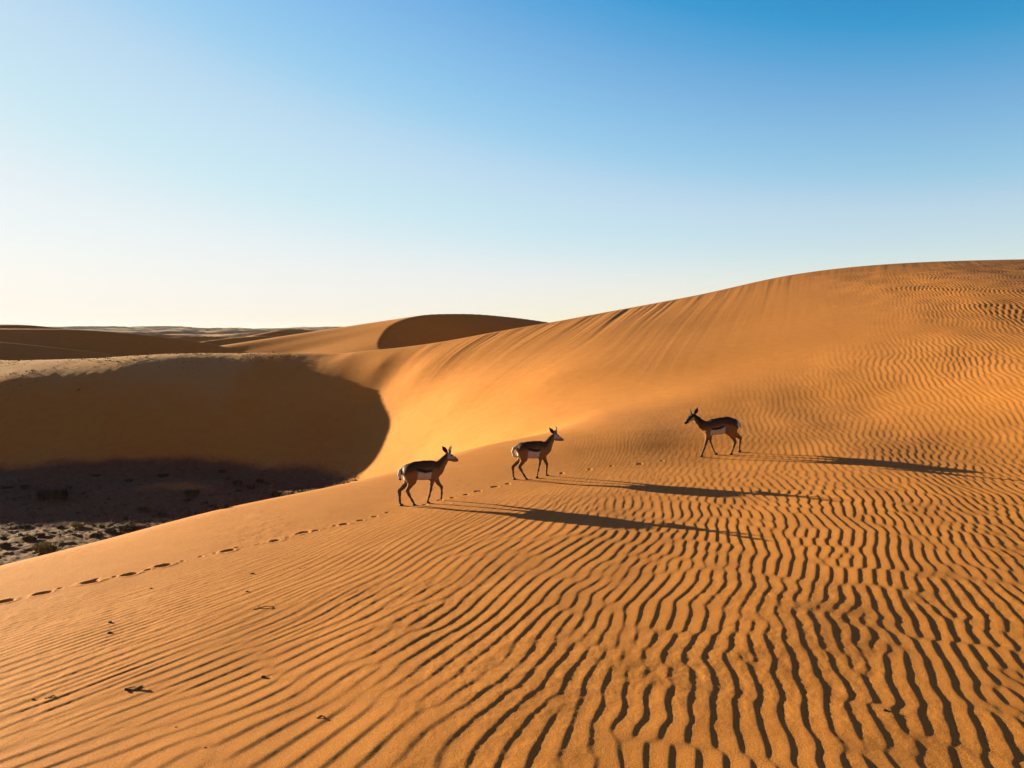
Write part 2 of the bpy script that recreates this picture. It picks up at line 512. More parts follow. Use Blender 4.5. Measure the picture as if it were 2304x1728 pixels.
TH = math.radians(16)
def ripples(x, y):
    """height of the ripples"""
    s = 1 + .38 * sstep(16, 48, y) + .08 * sstep(9.5, 3.5, y)
    bend = -.25 * (y - 12) * sstep(2.5, -6.5, x)
    wob = .30 * fbm(x / 5.0, y / 7.0, 2)
    u = (x * math.cos(TH) - y * math.sin(TH) + bend) / s + wob
    v = (x * math.sin(TH) + y * math.cos(TH)) / s
    dE, dC = dist_E(x, y), dist_C(x, y)
    ww = sstep(-1.5, 3.5, x - .15 * (y - 8) + 1.2 * vnoise(x / 3, y / 4))
    f = samp(TW, u, v) * ww + samp(TS, u, v) * (1 - ww)
    fine = sstep(6.5, 1.0, dE - 1.2) * sstep(24, 18, y)
    if fine.size and fine.max() > 0:
        f = f * (1 - fine) + samp(TS, u * 1.75 + 11, v * 1.5) * fine
    A = np.abs(f); ph = np.angle(f)
    t = (ph / (2 * np.pi) + .06) % 1.0
    lee = 1 - sstep(0, .27, t)
    q = np.clip((t - .27) / .73, 0, 1)
    prof = np.where(t < .27, lee, q * (1.4 - .4 * q)) - .5
    prof = .8 * prof + .1 * np.cos(ph + .5)
    amp = np.tanh(A * 2.2) * .0108
    side = .60 + .40 * sstep(-5, 4, x - .2 * (y - 9))
    m_near = (.20 + .80 * sstep(.5, 7 + 6 * sstep(10, 16, y), dE)) * side
    m_far = sstep(1.0, 10.0, dE) * sstep(-2.0, -9, dC)
    wfar = sstep(17, 24, y)
    mask = (m_near * (1 - wfar) + m_far * wfar) * sstep(-.3, .8, dE)
    mask = mask * (1 - .35 * sstep(13.5, 18, y) * sstep(30, 22, y) * sstep(14, 8, x))
    mask = mask * (1 + .95 * sstep(20, 42, y)) * s ** .5
    patch = .92 + .22 * fbm(x / 2.2 + 5, y / 3.0, 2)
    return amp * prof * mask * np.clip(patch, .25, 1.3)

FOOT = [(5, 601, 1.25), (43, 593, 1.15), (90, 582, 1.25), (97, 579, .5), (130, 574, 1.05), (164, 565, 1.15), (201, 556, .5), (228, 550, 1.0), (237, 547, .5), (275, 540, .9),
        (298, 533.5, .55), (304, 532, .9), (344, 524, .8), (326, 528, .4), (478, 492, .7), (495, 487.5, .8), (453, 498.5, .45), (508, 484.5, .5), (562, 474, .5), (590, 470, .55), (612, 466, .5),
        (640, 464, .7), (662, 460.5, .6),
        (60, 588, .45), (115, 576.5, .45), (148, 569.5, .5), (183, 560.5, .45), (215, 552.5, .45), (258, 543.5, .5), (288, 536.5, .45), (316, 530, .55), (335, 525.5, .45),
        (360, 520, .6), (375, 516, .55), (388, 512, .5), (425, 505, .5), (440, 501, .55), (466, 495.5, .5)]
FOOT = [(a, b, c * (.68 + .2 * min(a / 300, 1))) for a, b, c in FOOT]

def ground_hit(px, py):                  # where the picture ray meets the ground
    d = ray(px, py)
    t = np.concatenate([np.linspace(2, 90, 4000)])
    p = d[None] * t[:, None]
    z = base_z(p[:, 0], p[:, 1]) - CAMZ
    k = np.argmax(p[:, 2] < z)
    a, b = t[max(k - 1, 0)], t[k]
    tt = np.linspace(a, b, 60)
    p = d[None] * tt[:, None]
    z = base_z(p[:, 0], p[:, 1]) - CAMZ
    k = np.argmax(p[:, 2] < z)
    return np.array([p[k, 0], p[k, 1], z[k] + CAMZ])

FP = [(ground_hit(px, py), s) for px, py, s in FOOT]

def full_z(x, y):
    z = base_z(x, y)
    r = np.hypot(x, y)
    m = (r < 92) & (y > -3)
    if m.any():
        xx, yy = x[m], y[m]
        dE, dC = dist_E(xx, yy), dist_C(xx, yy)
        h = np.zeros_like(xx)
        q = (dE > -.4) & (dC < -2)
        h[q] += ripples(xx[q], yy[q])
        on = sstep(.5, 6, dE)
        nn = (yy < 20) & (dE > -.5)
        h[nn] += (.0016 * fbm(xx[nn] / .11, yy[nn] / .14, 3, .6) * (.4 + np.clip(vnoise(xx[nn] / 1.3, yy[nn] / 1.7) + .2, 0, 1))) * sstep(20, 12, yy[nn])
        h += .035 * fbm(xx / 3.2, yy / 3.8, 3) * on * sstep(0, -4, dC)
        # avalanche streaks under the crest, running down the slip face
        q = (dC < .3) & (dC > -22) & (xx > -12)
        if q.any():
            s_ = xx[q] - dC[q] * .6
            dn = -dC[q]
            st = fbm(s_ / .6, dn / 22, 4, .62) * (.006 + .012 * sstep(7, 1, dn)) + vnoise(s_ / 3.1 + 40, dn / 30) * .012
            st += -.035 * np.clip(vnoise(s_ / .38 + 9, dn / 9) - .2, 0, 1) * sstep(5, .8, dn) * sstep(-.3, .5, vnoise(s_ / 5, 3.3))
            h[q] += st * sstep(.0, .9, dn) * sstep(21, 3, dn) * (.45 + .55 * sstep(-9, -2, xx[q])) * sstep(-8.5, -4, xx[q]) * (1 - .7 * sstep(6, 18, xx[q]))
        # rough stony floor, tufty ridge top
        fl = sstep(FL + 1.2, FL + .2, base_z(xx, yy)) if False else sstep(FL + .8, FL + .3, z[m]) * sstep(-1.5, -3.5, dE)
        h += fl * (fbm(xx / .3, yy / .3, 3, .65) * .030 + .03 * fbm(xx / 1.1, yy / 1.1, 2) + .05 * fbm(xx / 5, yy / 5, 2))
        tp = sstep(-9, -1, dC) * sstep(-2, 0, -dC) * sstep(-7, -16, xx)
        h += tp * fbm(xx / .7, yy / .8, 3, .6) * .010
        for (p, s) in FP:
            dx, dy = xx - p[0], yy - p[1]
            k = (np.abs(dx) < .5) & (np.abs(dy) < .5)
            if k.any():
                c, sn = math.cos(.65), math.sin(.65)
                a = (dx[k] * c + dy[k] * sn) / (.115 * s); b = (-dx[k] * sn + dy[k] * c) / (.075 * s)
                rr = np.sqrt(a * a + b * b) * (1 + .18 * vnoise(dx[k] * 14 + p[0] * 7, dy[k] * 14))
                h[k] = h[k] * sstep(.7, 1.3, rr) - .055 * s * sstep(1.1, .5, rr) + .008 * s * np.exp(-((rr - 1.4) / .3) ** 2)
        z = z.copy(); z[m] += h
    return z

def build_ground():
    d1 = np.arange(-36.0, 36.001, .062)
    mid = np.linspace(36.4, 80, 90)
    back = np.linspace(83, 180, 34)
    ang = np.r_[-back[::-1][1:], -mid[::-1], d1, mid, back]      # -177 .. 180
    ang = np.radians(ang)
    rr = [1.2, 1.6, 2.0, 2.3]
    while rr[-1] < 84: rr.append(rr[-1] + min(max(rr[-1] ** 2 * .5 / 2300, .012), .09))
    nr_near = len(rr)
    while rr[-1] < 400: rr.append(rr[-1] * 1.0055)
    while rr[-1] < 9000: rr.append(rr[-1] * 1.014)
    rr = np.array(rr)
    nA, nR = len(ang), len(rr)
    sx, cx = np.sin(ang), np.cos(ang)
    X = rr[:, None] * sx[None]; Y = rr[:, None] * cx[None]
    Z = np.empty_like(X)
    SC = np.zeros_like(X); SO = np.zeros_like(X); PL = np.zeros_like(X)
    for i in range(0, nR, 60):
        xs, ys = X[i:i + 60].ravel(), Y[i:i + 60].ravel()
        z = full_z(xs, ys)
        dE, dC = dist_E(xs, ys), dist_C(xs, ys)
        n = fbm(xs / 2.5, ys / 2.5, 4)
        front = (ys < YC(xs)) & (ys > -60)
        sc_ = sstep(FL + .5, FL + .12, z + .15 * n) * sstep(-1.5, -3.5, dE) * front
        so_ = sstep(-7.5 + 2 * n, -2, dC) * sstep(-9, -20, xs + 3 * n) * (dC < 3) * (ys > 20)
        r = np.hypot(xs, ys)
        pl = sstep(260, 700, r) * (.55 + .45 * sstep(600, 1800, r))
        sh = (-1,) if False else X[i:i + 60].shape
        Z[i:i + 60] = z.reshape(sh); SC[i:i + 60] = sc_.reshape(sh); SO[i:i + 60] = (so_ * .85).reshape(sh); PL[i:i + 60] = pl.reshape(sh)
    idx = np.arange(nR * nA).reshape(nR, nA)
    nxt = np.roll(np.arange(nA), -1)
    V = np.c_[X.ravel(), Y.ravel(), Z.ravel()]
    def part(name, r0, r1, centre=False):
        a = idx[r0:r1 - 1]; b = idx[r0 + 1:r1]
        f = np.stack([a, a[:, nxt], b[:, nxt], b], -1).reshape(-1, 4) - r0 * nA
        s = slice(r0 * nA, r1 * nA)
        o = mesh_obj(name, V[s], f[:, ::-1], M_SAND, attrs={'scrub': SC.ravel()[s], 'lit_tan': SO.ravel()[s], 'plain': PL.ravel()[s]})
        return tag(o, kind='structure')
    # small patch under the camera
    c = np.r_[V[:nA], [[0, 0, Z[0].mean()]]]
    f = np.array([(i, (i + 1) % nA, nA) for i in range(nA)])
    tag(mesh_obj('ground', c, f[:, ::-1], M_SAND), kind='structure')
    part('sand_dune', 0, nr_near)
    part('desert_plain', nr_near - 1, nR)

build_ground()

def gz(x, y):
    return float(full_z(np.array([float(x)]), np.array([float(y)]))[0])

# ------------------------------------------------------------------ antelopes: rounded limbs blended into one skin
def surface_nets(Fv, org, h):
    nx, ny, nz = Fv.shape
    ins = Fv < 0
    offs = [(i, j, k) for i in (0, 1) for j in (0, 1) for k in (0, 1)]
    cnt = sum(ins[i:nx - 1 + i, j:ny - 1 + j, k:nz - 1 + k].astype(np.int8) for i, j, k in offs)
    act = np.argwhere((cnt > 0) & (cnt < 8))
    ids = -np.ones((nx - 1, ny - 1, nz - 1), np.int64)
    ids[tuple(act.T)] = np.arange(len(act))
    acc = np.zeros((len(act), 3)); num = np.zeros(len(act))
    for ax in range(3):
        for o in offs:
            if o[ax]: continue
            o2 = list(o); o2[ax] = 1
            a = Fv[tuple((act + o).T)]; b = Fv[tuple((act + o2).T)]
            c = (a < 0) != (b < 0)
            t = np.where(c, a / np.where(c, a - b, 1), 0)
            p = np.array(o, float)[None] + np.zeros((len(act), 3)); p[:, ax] += t
            acc[c] += p[c]; num[c] += 1
    V = (act + acc / num[:, None]) * h + org
    faces = []
    for ax in range(3):
        b, c = (ax + 1) % 3, (ax + 2) % 3
        s0 = [slice(None)] * 3; s1 = [slice(None)] * 3
        s0[ax] = slice(0, -1); s1[ax] = slice(1, None)
        e = np.argwhere(ins[tuple(s0)] != ins[tuple(s1)])
        e = e[(e[:, b] > 0) & (e[:, c] > 0)]
        e = e[(e[:, b] < Fv.shape[b] - 1) & (e[:, c] < Fv.shape[c] - 1)]
        eb = np.zeros(3, int); eb[b] = 1
        ec = np.zeros(3, int); ec[c] = 1
        q = np.stack([ids[tuple((e - eb - ec).T)], ids[tuple((e - ec).T)], ids[tuple(e.T)], ids[tuple((e - eb).T)]], 1)
        first = ins[tuple(e.T)]
        q[~first] = q[~first][:, ::-1]
        faces.append(q)
    return V, np.concatenate(faces)

def uv_sphere(c, r, n=10):
    v, f = [], []
    for i in range(n + 1):
        th = math.pi * i / n
        for j in range(n):
            ph = 2 * math.pi * j / n
            v.append((c[0] + r[0] * math.sin(th) * math.cos(ph), c[1] + r[1] * math.sin(th) * math.sin(ph), c[2] + r[2] * math.cos(th)))
    for i in range(n):
        for j in range(n):
            f.append((i * n + j, (i + 1) * n + j, (i + 1) * n + (j + 1) % n, i * n + (j + 1) % n))
    return v, f

def tube(pts, rad, n=8):
    v, f = [], []
    pts = [Vector(p) for p in pts]
    for i, p in enumerate(pts):
        t = (pts[min(i + 1, len(pts) - 1)] - pts[max(i - 1, 0)]).normalized()
        a = t.cross(Vector((0, 1, .01))).normalized(); b = t.cross(a)
        for j in range(n):
            q = 2 * math.pi * j / n
            v.append(tuple(p + (a * math.cos(q) + b * math.sin(q)) * rad[i]))
    for i in range(len(pts) - 1):
        for j in range(n):
            f.append((i * n + j, i * n + (j + 1) % n, (i + 1) * n + (j + 1) % n, (i + 1) * n + j))
    f.append(tuple(range(n))[::-1]); f.append(tuple((len(pts) - 1) * n + j for j in range(n)))
    return v, f

def antelope(spec, label):
    x0, y0, cs = spec['crop']            # where the tracing stands in the photograph, and its scale
    face = spec['face']                  # +1 walks to the right, -1 to the left
    def pix(c): return ((x0 + c[0] / cs) / 2.25, (y0 + c[1] / cs) / 2.25)
    # ground under the middle of the feet
    g = [ground_hit(*pix(L[-1][:2])) for L, _ in spec['legs']]
    root = np.mean(g, 0)
    yaw = math.radians(spec['yaw'])      # turned away from the viewer (+) from pure profile
    hd = np.array([face * math.cos(yaw), math.sin(yaw), 0])
    nm = np.array([-hd[1], hd[0], 0]) * (1 if face > 0 else -1)    # lateral, pointing away from the viewer
    def loc(c, lat):                     # traced point on the animal's plane (shifted by lat) -> local a, b, c
        d = ray(*pix(c))
        o = np.array([0, 0, CAMZ])
        t = ((root + nm * lat - o) @ nm) / (d @ nm)
        P = o + d * t - root
        return np.array([P @ hd, lat, P[2]])
    mpc = (root[1] / (F * 2.25 * cs)) * 1.0     # metres per traced unit
    segs = []                            # (p0, r0, p1, r1, lateral squash)
    def chain(pts, lat, sq=1.0, lats=None):
        J = [(loc(p[:2], lat if lats is None else lats[i]), p[2] * mpc) for i, p in enumerate(pts)]
        for a, b in zip(J[:-1], J[1:]): segs.append((a[0], a[1], b[0], b[1], sq))
        return J
    chain(spec['torso'], 0, 1.32)
    chain(spec['neck'], 0, 1.25)
    chain(spec['head'], 0, 1.15)
    for e, lt in spec['ears']: chain(e, lt, .9, [lt * (.7 + .5 * i) for i in range(len(e))])
    chain(spec['tail'], 0, 1.0)
    hooves = []
    for L, side in spec['legs']:
        lat = .062 * side
        n = len(L)
        J = [[loc(p[:2], lat * (1 if i > 0 else .8)), p[2] * mpc] for i, p in enumerate(L)]
        foot = J[-1][0]
        w = root + hd * foot[0] + nm * foot[1]
        dz = gz(w[0], w[1]) - root[2] - (foot[2] - J[-1][1] * .95)
        print('foot', label[:20], 'dz %.3f' % dz)
        for i in range(n):
            J[i][0] = J[i][0] + np.array([0, 0, dz * max(0, (i - n + 5) / 4.0)])
        for a, b in zip(J[:-2], J[1:-1]): segs.append((a[0], a[1] * spec.get('thick', 1), b[0], b[1] * spec.get('thick', 1), 1.0))
        hooves.append((J[-2][0], J[-1][0], J[-1][1]))
    P = np.array([s[0] for s in segs] + [s[2] for s in segs])
    lo = P.min(0) - .22; hi = P.max(0) + .22
    lo[1], hi[1] = -.22, .22
    h = .0085
    n = np.ceil((hi - lo) / h).astype(int)
    gx = [lo[i] + h * np.arange(n[i]) for i in range(3)]
    S = np.zeros(tuple(n), np.float32)
    K = .011
    for p0, r0, p1, r1, sq in segs:
        pad = max(r0, r1) + .075
        a = np.maximum(((np.minimum(p0, p1) - pad - lo) / h).astype(int), 0)
        b = np.minimum(((np.maximum(p0, p1) + pad - lo) / h).astype(int) + 2, n)
        sl_ = tuple(slice(a[i], b[i]) for i in range(3))
        GX = np.stack(np.meshgrid(gx[0][sl_[0]], gx[1][sl_[1]], gx[2][sl_[2]], indexing='ij'), -1)
        d = p1 - p0
        t = np.clip(((GX - p0) @ d) / max(d @ d, 1e-9), 0, 1)
        q = GX - p0 - t[..., None] * d
        q[..., 1] *= sq
        ds = np.sqrt((q ** 2).sum(-1)) - (r0 + (r1 - r0) * t)
        S[sl_] += np.exp(-np.clip(ds, -.3, .3) / K)
    Fv = -K * np.log(S + 1e-9)
    V, Fc = surface_nets(Fv, lo, h)
    # coat pattern plus backlit shade on the back, painted in the traced side view (same on both flanks)
    o0, ox, oy = loc((0, 0), 0), loc((1000, 0), 0), loc((0, 1000), 0)
    kx = 1000 / (ox[0] - o0[0]); kz = 1000 / (oy[2] - o0[2])
    sx = (V[:, 0] - o0[0]) * kx
    sy = (V[:, 2] - o0[2]) * kz
    # flank surface sits in front of the middle plane: undo the shift that the turn gives
    sx = sx - np.abs(V[:, 1]) * kx * math.tan(yaw) * face * (1 if face > 0 else -1) * (-1) * 0.0 - 0
    shift = loc((700, 700), -.1)[0] - loc((700, 700), 0)[0]
    sx = (V[:, 0] - o0[0] - shift * np.abs(V[:, 1]) / .1) * kx
    C = spec['paint'](sx, sy, V[:, 1] / mpc)
    root_o = bpy.data.objects.new('antelope', None)
    root_o.empty_display_size = .2
    COL.objects.link(root_o)
    M = Matrix(((hd[0], nm[0], 0, root[0]), (hd[1], nm[1], 0, root[1]), (0, 0, 1, root[2]), (0, 0, 0, 1)))
    if face > 0: pass
    root_o.location = root
    def W(v):                           # local a,b,c -> offsets from the root object
        v = np.asarray(v, float)
        return v[:, :1] * hd + v[:, 1:2] * nm + v[:, 2:] * np.array([0, 0, 1.])
    flip = np.linalg.det(np.array([hd, nm, [0, 0, 1]])) < 0
    Fc2 = Fc[:, ::-1] if flip else Fc
    mesh_obj('body', W(V), np.ascontiguousarray(Fc2), M_COAT, root_o, True, {'coat': C})
    for hn, lt in spec['horns']:
        J = [loc(p[:2], lt) for p in hn]
        v, f = tube(J, [p[2] * mpc for p in hn])
        mesh_obj('horn', W(v), f, M_HORN, root_o)
    for s in (-1, 1):
        e = loc(spec['eye'], 0)
        v, f = uv_sphere((e[0], s * spec.get('eye_lat', .043), e[2]), (.012, .010, .012), 8)
        mesh_obj('eye', W(v), f, M_EYE, root_o)
    for a, b, r in hooves:
        # cloven hoof: two toes, flat below
        vs, fs = [], []
        for s in (-1, 1):
            d = b - a
            toe = np.array([.030, s * .010, -r * .7])
            prof = [(-.020, .011), (.002, .014), (.028, .011), (.044, .004)]
            base = len(vs)
            top = a + np.array([.004, s * .010, 0])
            for (aa, w) in prof:
                for (ww, zz) in ((-1, -r * .95), (1, -r * .95), (.8, r * (.9 - (aa + .02) * 16)), (-.8, r * (.9 - (aa + .02) * 16))):
                    vs.append((b[0] - .012 + aa, b[1] + s * .013 + w * ww, b[2] + zz))
            for i in range(3):
                for j in range(4):
                    fs.append((base + i * 4 + j, base + i * 4 + (j + 1) % 4, base + i * 4 + 4 + (j + 1) % 4, base + i * 4 + 4 + j))
            fs.append((base, base + 3, base + 2, base + 1)); fs.append(tuple(base + 12 + j for j in range(4)))
        # pastern joining the leg to the toes
        v2, f2 = tube([a + np.array([0, 0, r * .4]), (a + b) / 2, b + np.array([.002, 0, -r * .1])], [r * .62, r * .66, r * .8])
        o = len(vs)
        vs += v2; fs += [tuple(q + o for q in ff) for ff in f2]
        mesh_obj('hoof', W(vs), fs, M_HORN, root_o)
    tag(root_o, label, 'antelope', 'antelopes crossing the dune')
    return root_o

BROWN = np.array([.078, .033, .011]); DARK = np.array([.014, .007, .004]); TAN = np.array([.215, .090, .027])
WHITE = np.array([.42, .34, .28]); STRIPE = np.array([.016, .009, .006]); LEG = np.array([.13, .060, .020])

def mixp(C, col, w):
    w = np.clip(w, 0, 1)[:, None]
    return C * (1 - w) + col * w

def poly_mask(x, y, poly, soft):        # 1 inside the outline
    p = np.array(poly, float); q = np.roll(p, -1, 0)
    inside = np.zeros(len(x), bool); dmin = np.full(len(x), 1e9)
    for (ax, ay), (bx, by) in zip(p, q):
        c = ((ay > y) != (by > y)) & (x < (bx - ax) * (y - ay) / (by - ay + 1e-9) + ax)
        inside ^= c
        t = np.clip(((x - ax) * (bx - ax) + (y - ay) * (by - ay)) / ((bx - ax) ** 2 + (by - ay) ** 2 + 1e-9), 0, 1)
        dmin = np.minimum(dmin, np.hypot(x - ax - t * (bx - ax), y - ay - t * (by - ay)))
    d = np.where(inside, dmin, -dmin)
    return sstep(-soft, soft, d)

def painter(back, legy, white, stripe, facew, faces, rump, tail_dark=None):
    def f(x, y, lat):
        C = np.tile(TAN, (len(x), 1))
        yb = np.interp(x, [p[0] for p in back], [p[1] for p in back])
        C = mixp(C, BROWN, sstep(70, -40, y - yb - 170))
        C = mixp(C, DARK, sstep(40, -60, y - yb - 60))  # backlit shade put into the coat: back darkened to near black
        C = mixp(C, LEG, sstep(legy - 60, legy + 60, y))
        C = mixp(C, DARK, sstep(legy + 250, legy + 420, y) * .6)
        for p in white: C = mixp(C, WHITE, poly_mask(x, y, p, 17))
        for p in stripe: C = mixp(C, STRIPE, poly_mask(x, y, p, 17))
        for p in rump: C = mixp(C, np.array([.50, .42, .33]), poly_mask(x, y, p, 17))
        for p in facew: C = mixp(C, WHITE * .8, poly_mask(x, y, p, 17))
        for p in faces: C = mixp(C, STRIPE, poly_mask(x, y, p, 8))
        if tail_dark: 
            for p in tail_dark: C = mixp(C, DARK, poly_mask(x, y, p, 8))  # dark strip beside the tail as well as the tip
        return C
    return f

A1 = dict(crop=(870, 980, 8.732), face=1, yaw=24,
    torso=[(425, 690, 128), (560, 690, 176), (720, 682, 187), (870, 677, 188), (985, 665, 135), (960, 750, 95)],
    neck=[(1000, 640, 125), (1060, 575, 96), (1120, 495, 78), (1175, 415, 60)],
    head=[(1215, 398, 64), (1265, 438, 60), (1330, 465, 45), (1386, 486, 28)],
    ears=[([(1185, 335, 20), (1160, 300, 30), (1130, 262, 32), (1095, 215, 10)], -.045), ([(1230, 330, 18), (1236, 285, 22), (1241, 225, 9)], .05)],
    tail=[(300, 650, 26), (262, 700, 28), (248, 770, 30), (262, 840, 24), (272, 872, 12)],
    legs=[([(470, 720, 150), (480, 830, 105), (500, 905, 62), (455, 985, 37), (405, 1078, 27), (440, 1170, 20), (498, 1280, 17), (530, 1335, 19), (545, 1372, 23)], -1),
          ([(430, 760, 110), (415, 860, 70), (398, 925, 44), (320, 1010, 37), (245, 1085, 28), (252, 1170, 24), (255, 1300, 18), (264, 1390, 20), (293, 1440, 25)], 1),
          ([(940, 760, 80), (910, 850, 46), (884, 930, 31), (868, 1060, 22), (836, 1200, 16), (806, 1300, 18), (820, 1332, 22)], -1),
          ([(955, 800, 60), (975, 860, 42), (1010, 930, 32), (1076, 995, 23), (1080, 1100, 16), (1070, 1195, 19), (1070, 1238, 24)], 1)],
    horns=[([(1250, 345, 13), (1262, 270, 11), (1270, 225, 8), (1266, 186, 3)], -.022), ([(1240, 345, 13), (1250, 275, 11), (1256, 228, 8), (1251, 192, 3)], .022)],
    eye=(1262, 388), thick=1.14,
    paint=painter([(280, 620), (400, 560), (540, 515), (870, 487), (1020, 520), (1150, 370), (1270, 300), (1400, 300)], 1000,
        [[(610, 735), (740, 762), (885, 745), (868, 800), (862, 900), (760, 910), (590, 900), (600, 800)]],
        [[(560, 655), (680, 680), (780, 712), (900, 705), (885, 755), (740, 768), (620, 722)]],
        [[(1205, 400), (1290, 400), (1380, 465), (1400, 530), (1200, 530)]], [[(1240, 335), (1310, 335), (1460, 450), (1460, 540), (1362, 530), (1338, 482), (1245, 418)]],
        [[(200, 640), (325, 640), (330, 760), (360, 830), (395, 910), (340, 900), (300, 870), (200, 860)]], [[(262, 700), (285, 690), (318, 850), (290, 860)], [(200, 862), (330, 862), (300, 900), (220, 900)]]))

A2 = dict(crop=(1130, 940, 10.37), face=1, yaw=24,
    torso=[(460, 705, 132), (600, 750, 194), (750, 745, 200), (880, 728, 184), (1010, 720, 140), (985, 800, 95)],
    neck=[(1020, 690, 130), (1075, 615, 100), (1130, 520, 80), (1188, 435, 62)],
    head=[(1240, 422, 66), (1275, 465, 66), (1345, 492, 44), (1415, 515, 26)],
    ears=[([(1205, 360, 20), (1175, 325, 32), (1145, 290, 33), (1098, 232, 10)], -.045), ([(1240, 360, 16), (1232, 320, 18), (1228, 285, 8)], .05)],
    tail=[(325, 675, 28), (268, 715, 26), (245, 790, 26), (270, 870, 26), (340, 915, 20)],
    legs=[([(490, 760, 150), (495, 880, 105), (505, 955, 66), (458, 1048, 40), (402, 1135, 31), (440, 1230, 21), (510, 1365, 17), (542, 1425, 20), (563, 1462, 26)], -1),
          ([(440, 850, 95), (420, 940, 50), (398, 990, 38), (312, 1075, 33), (242, 1142, 27), (248, 1215, 23), (252, 1330, 17), (260, 1435, 20), (287, 1508, 27)], 1),
          ([(950, 820, 85), (915, 890, 52), (888, 965, 34), (870, 1080, 22), (843, 1220, 16), (818, 1335, 17), (810, 1400, 27)], -1),
          ([(960, 850, 66), (970, 920, 46), (1000, 1000, 34), (1038, 1075, 26), (1040, 1150, 18), (1032, 1230, 15), (1028, 1290, 17), (1046, 1335, 24)], 1)],
    horns=[([(1264, 365, 14), (1268, 280, 12), (1271, 235, 9), (1250, 188, 4)], -.022), ([(1254, 365, 14), (1258, 285, 12), (1262, 240, 9), (1244, 196, 4)], .022)],
    eye=(1285, 405), thick=1.14,
    paint=painter([(310, 650), (470, 565), (650, 545), (840, 540), (1030, 575), (1150, 380), (1270, 320), (1400, 320)], 1060,
        [[(612, 790), (740, 825), (890, 800), (868, 860), (852, 980), (740, 1000), (590, 1000), (600, 880)]],
        [[(560, 690), (680, 735), (800, 765), (905, 760), (890, 812), (800, 830), (640, 775)]],
        [[(1225, 425), (1330, 425), (1420, 505), (1420, 560), (1210, 560)]], [[(1225, 350), (1340, 350), (1490, 485), (1470, 560), (1395, 550), (1370, 505), (1310, 462), (1235, 432)]],
        [[(200, 670), (335, 665), (350, 780), (400, 900), (430, 960), (340, 950), (200, 900)]], [[(285, 715), (305, 710), (345, 880), (320, 890)]]))

A3 = dict(crop=(1520, 900, 11.06), face=-1, yaw=-8,
    torso=[(1428, 590, 136), (1285, 610, 195), (1100, 648, 206), (930, 672, 196), (805, 690, 150), (800, 780, 100)],
    neck=[(760, 680, 150), (640, 600, 106), (550, 500, 82), (478, 425, 66)],
    head=[(428, 412, 70), (365, 462, 62), (300, 530, 46), (246, 570, 32)],
    ears=[([(478, 345, 20), (500, 300, 32), (522, 258, 34), (544, 188, 10)], -.045), ([(400, 370, 16), (372, 362, 14), (352, 362, 7)], .055)],
    tail=[(1555, 535, 26), (1590, 590, 26), (1610, 650, 24), (1628, 705, 12)],
    legs=[([(1400, 650, 150), (1370, 770, 112), (1395, 870, 68), (1450, 970, 38), (1478, 1048, 33), (1448, 1150, 23), (1412, 1270, 19), (1375, 1330, 30)], -1),
          ([(1440, 780, 90), (1475, 850, 62), (1550, 895, 42), (1612, 945, 31), (1602, 1040, 25), (1587, 1190, 19), (1588, 1260, 20), (1585, 1322, 31)], 1),
          ([(800, 800, 90), (800, 880, 54), (790, 945, 42), (748, 1090, 30), (708, 1220, 22), (660, 1360, 20), (638, 1412, 30)], -1),
          ([(840, 850, 70), (848, 930, 44), (862, 1020, 23), (905, 1140, 17), (955, 1270, 16), (1000, 1335, 27)], 1)],
    horns=[([(400, 350, 15), (385, 285, 12), (374, 240, 9), (367, 192, 4)], -.022), ([(392, 352, 15), (380, 300, 12), (370, 255, 9), (362, 208, 4)], .022)],
    eye=(385, 385), thick=1.14,
    paint=painter([(200, 320), (400, 320), (510, 400), (650, 530), (900, 480), (1100, 437), (1280, 415), (1420, 437), (1560, 530)], 960,
        [[(890, 745), (1060, 740), (1200, 690), (1252, 655), (1255, 830), (1100, 900), (880, 900), (880, 820)],
         [(430, 570), (470, 575), (640, 790), (720, 880), (650, 900), (400, 640)]],  # sun rim down the neck front, put into the coat as white
        [[(905, 690), (1000, 690), (1110, 670), (1250, 622), (1240, 660), (1140, 725), (1030, 745), (900, 735)]],
        [[(310, 480), (470, 430), (490, 560), (440, 600), (290, 620)]], [[(300, 400), (440, 380), (420, 450), (330, 530), (300, 610), (200, 620), (200, 540), (270, 540)]],
        [[(1560, 500), (1700, 500), (1700, 740), (1600, 740), (1555, 620)]]))

antelope(A1, 'antelope walking right, lowest and leftmost of the three, with upright ears')
antelope(A2, 'middle antelope of the three, walking right with its front leg lifted and short curved horns')
antelope(A3, 'antelope facing left, alone uphill at the right, with a pale throat')

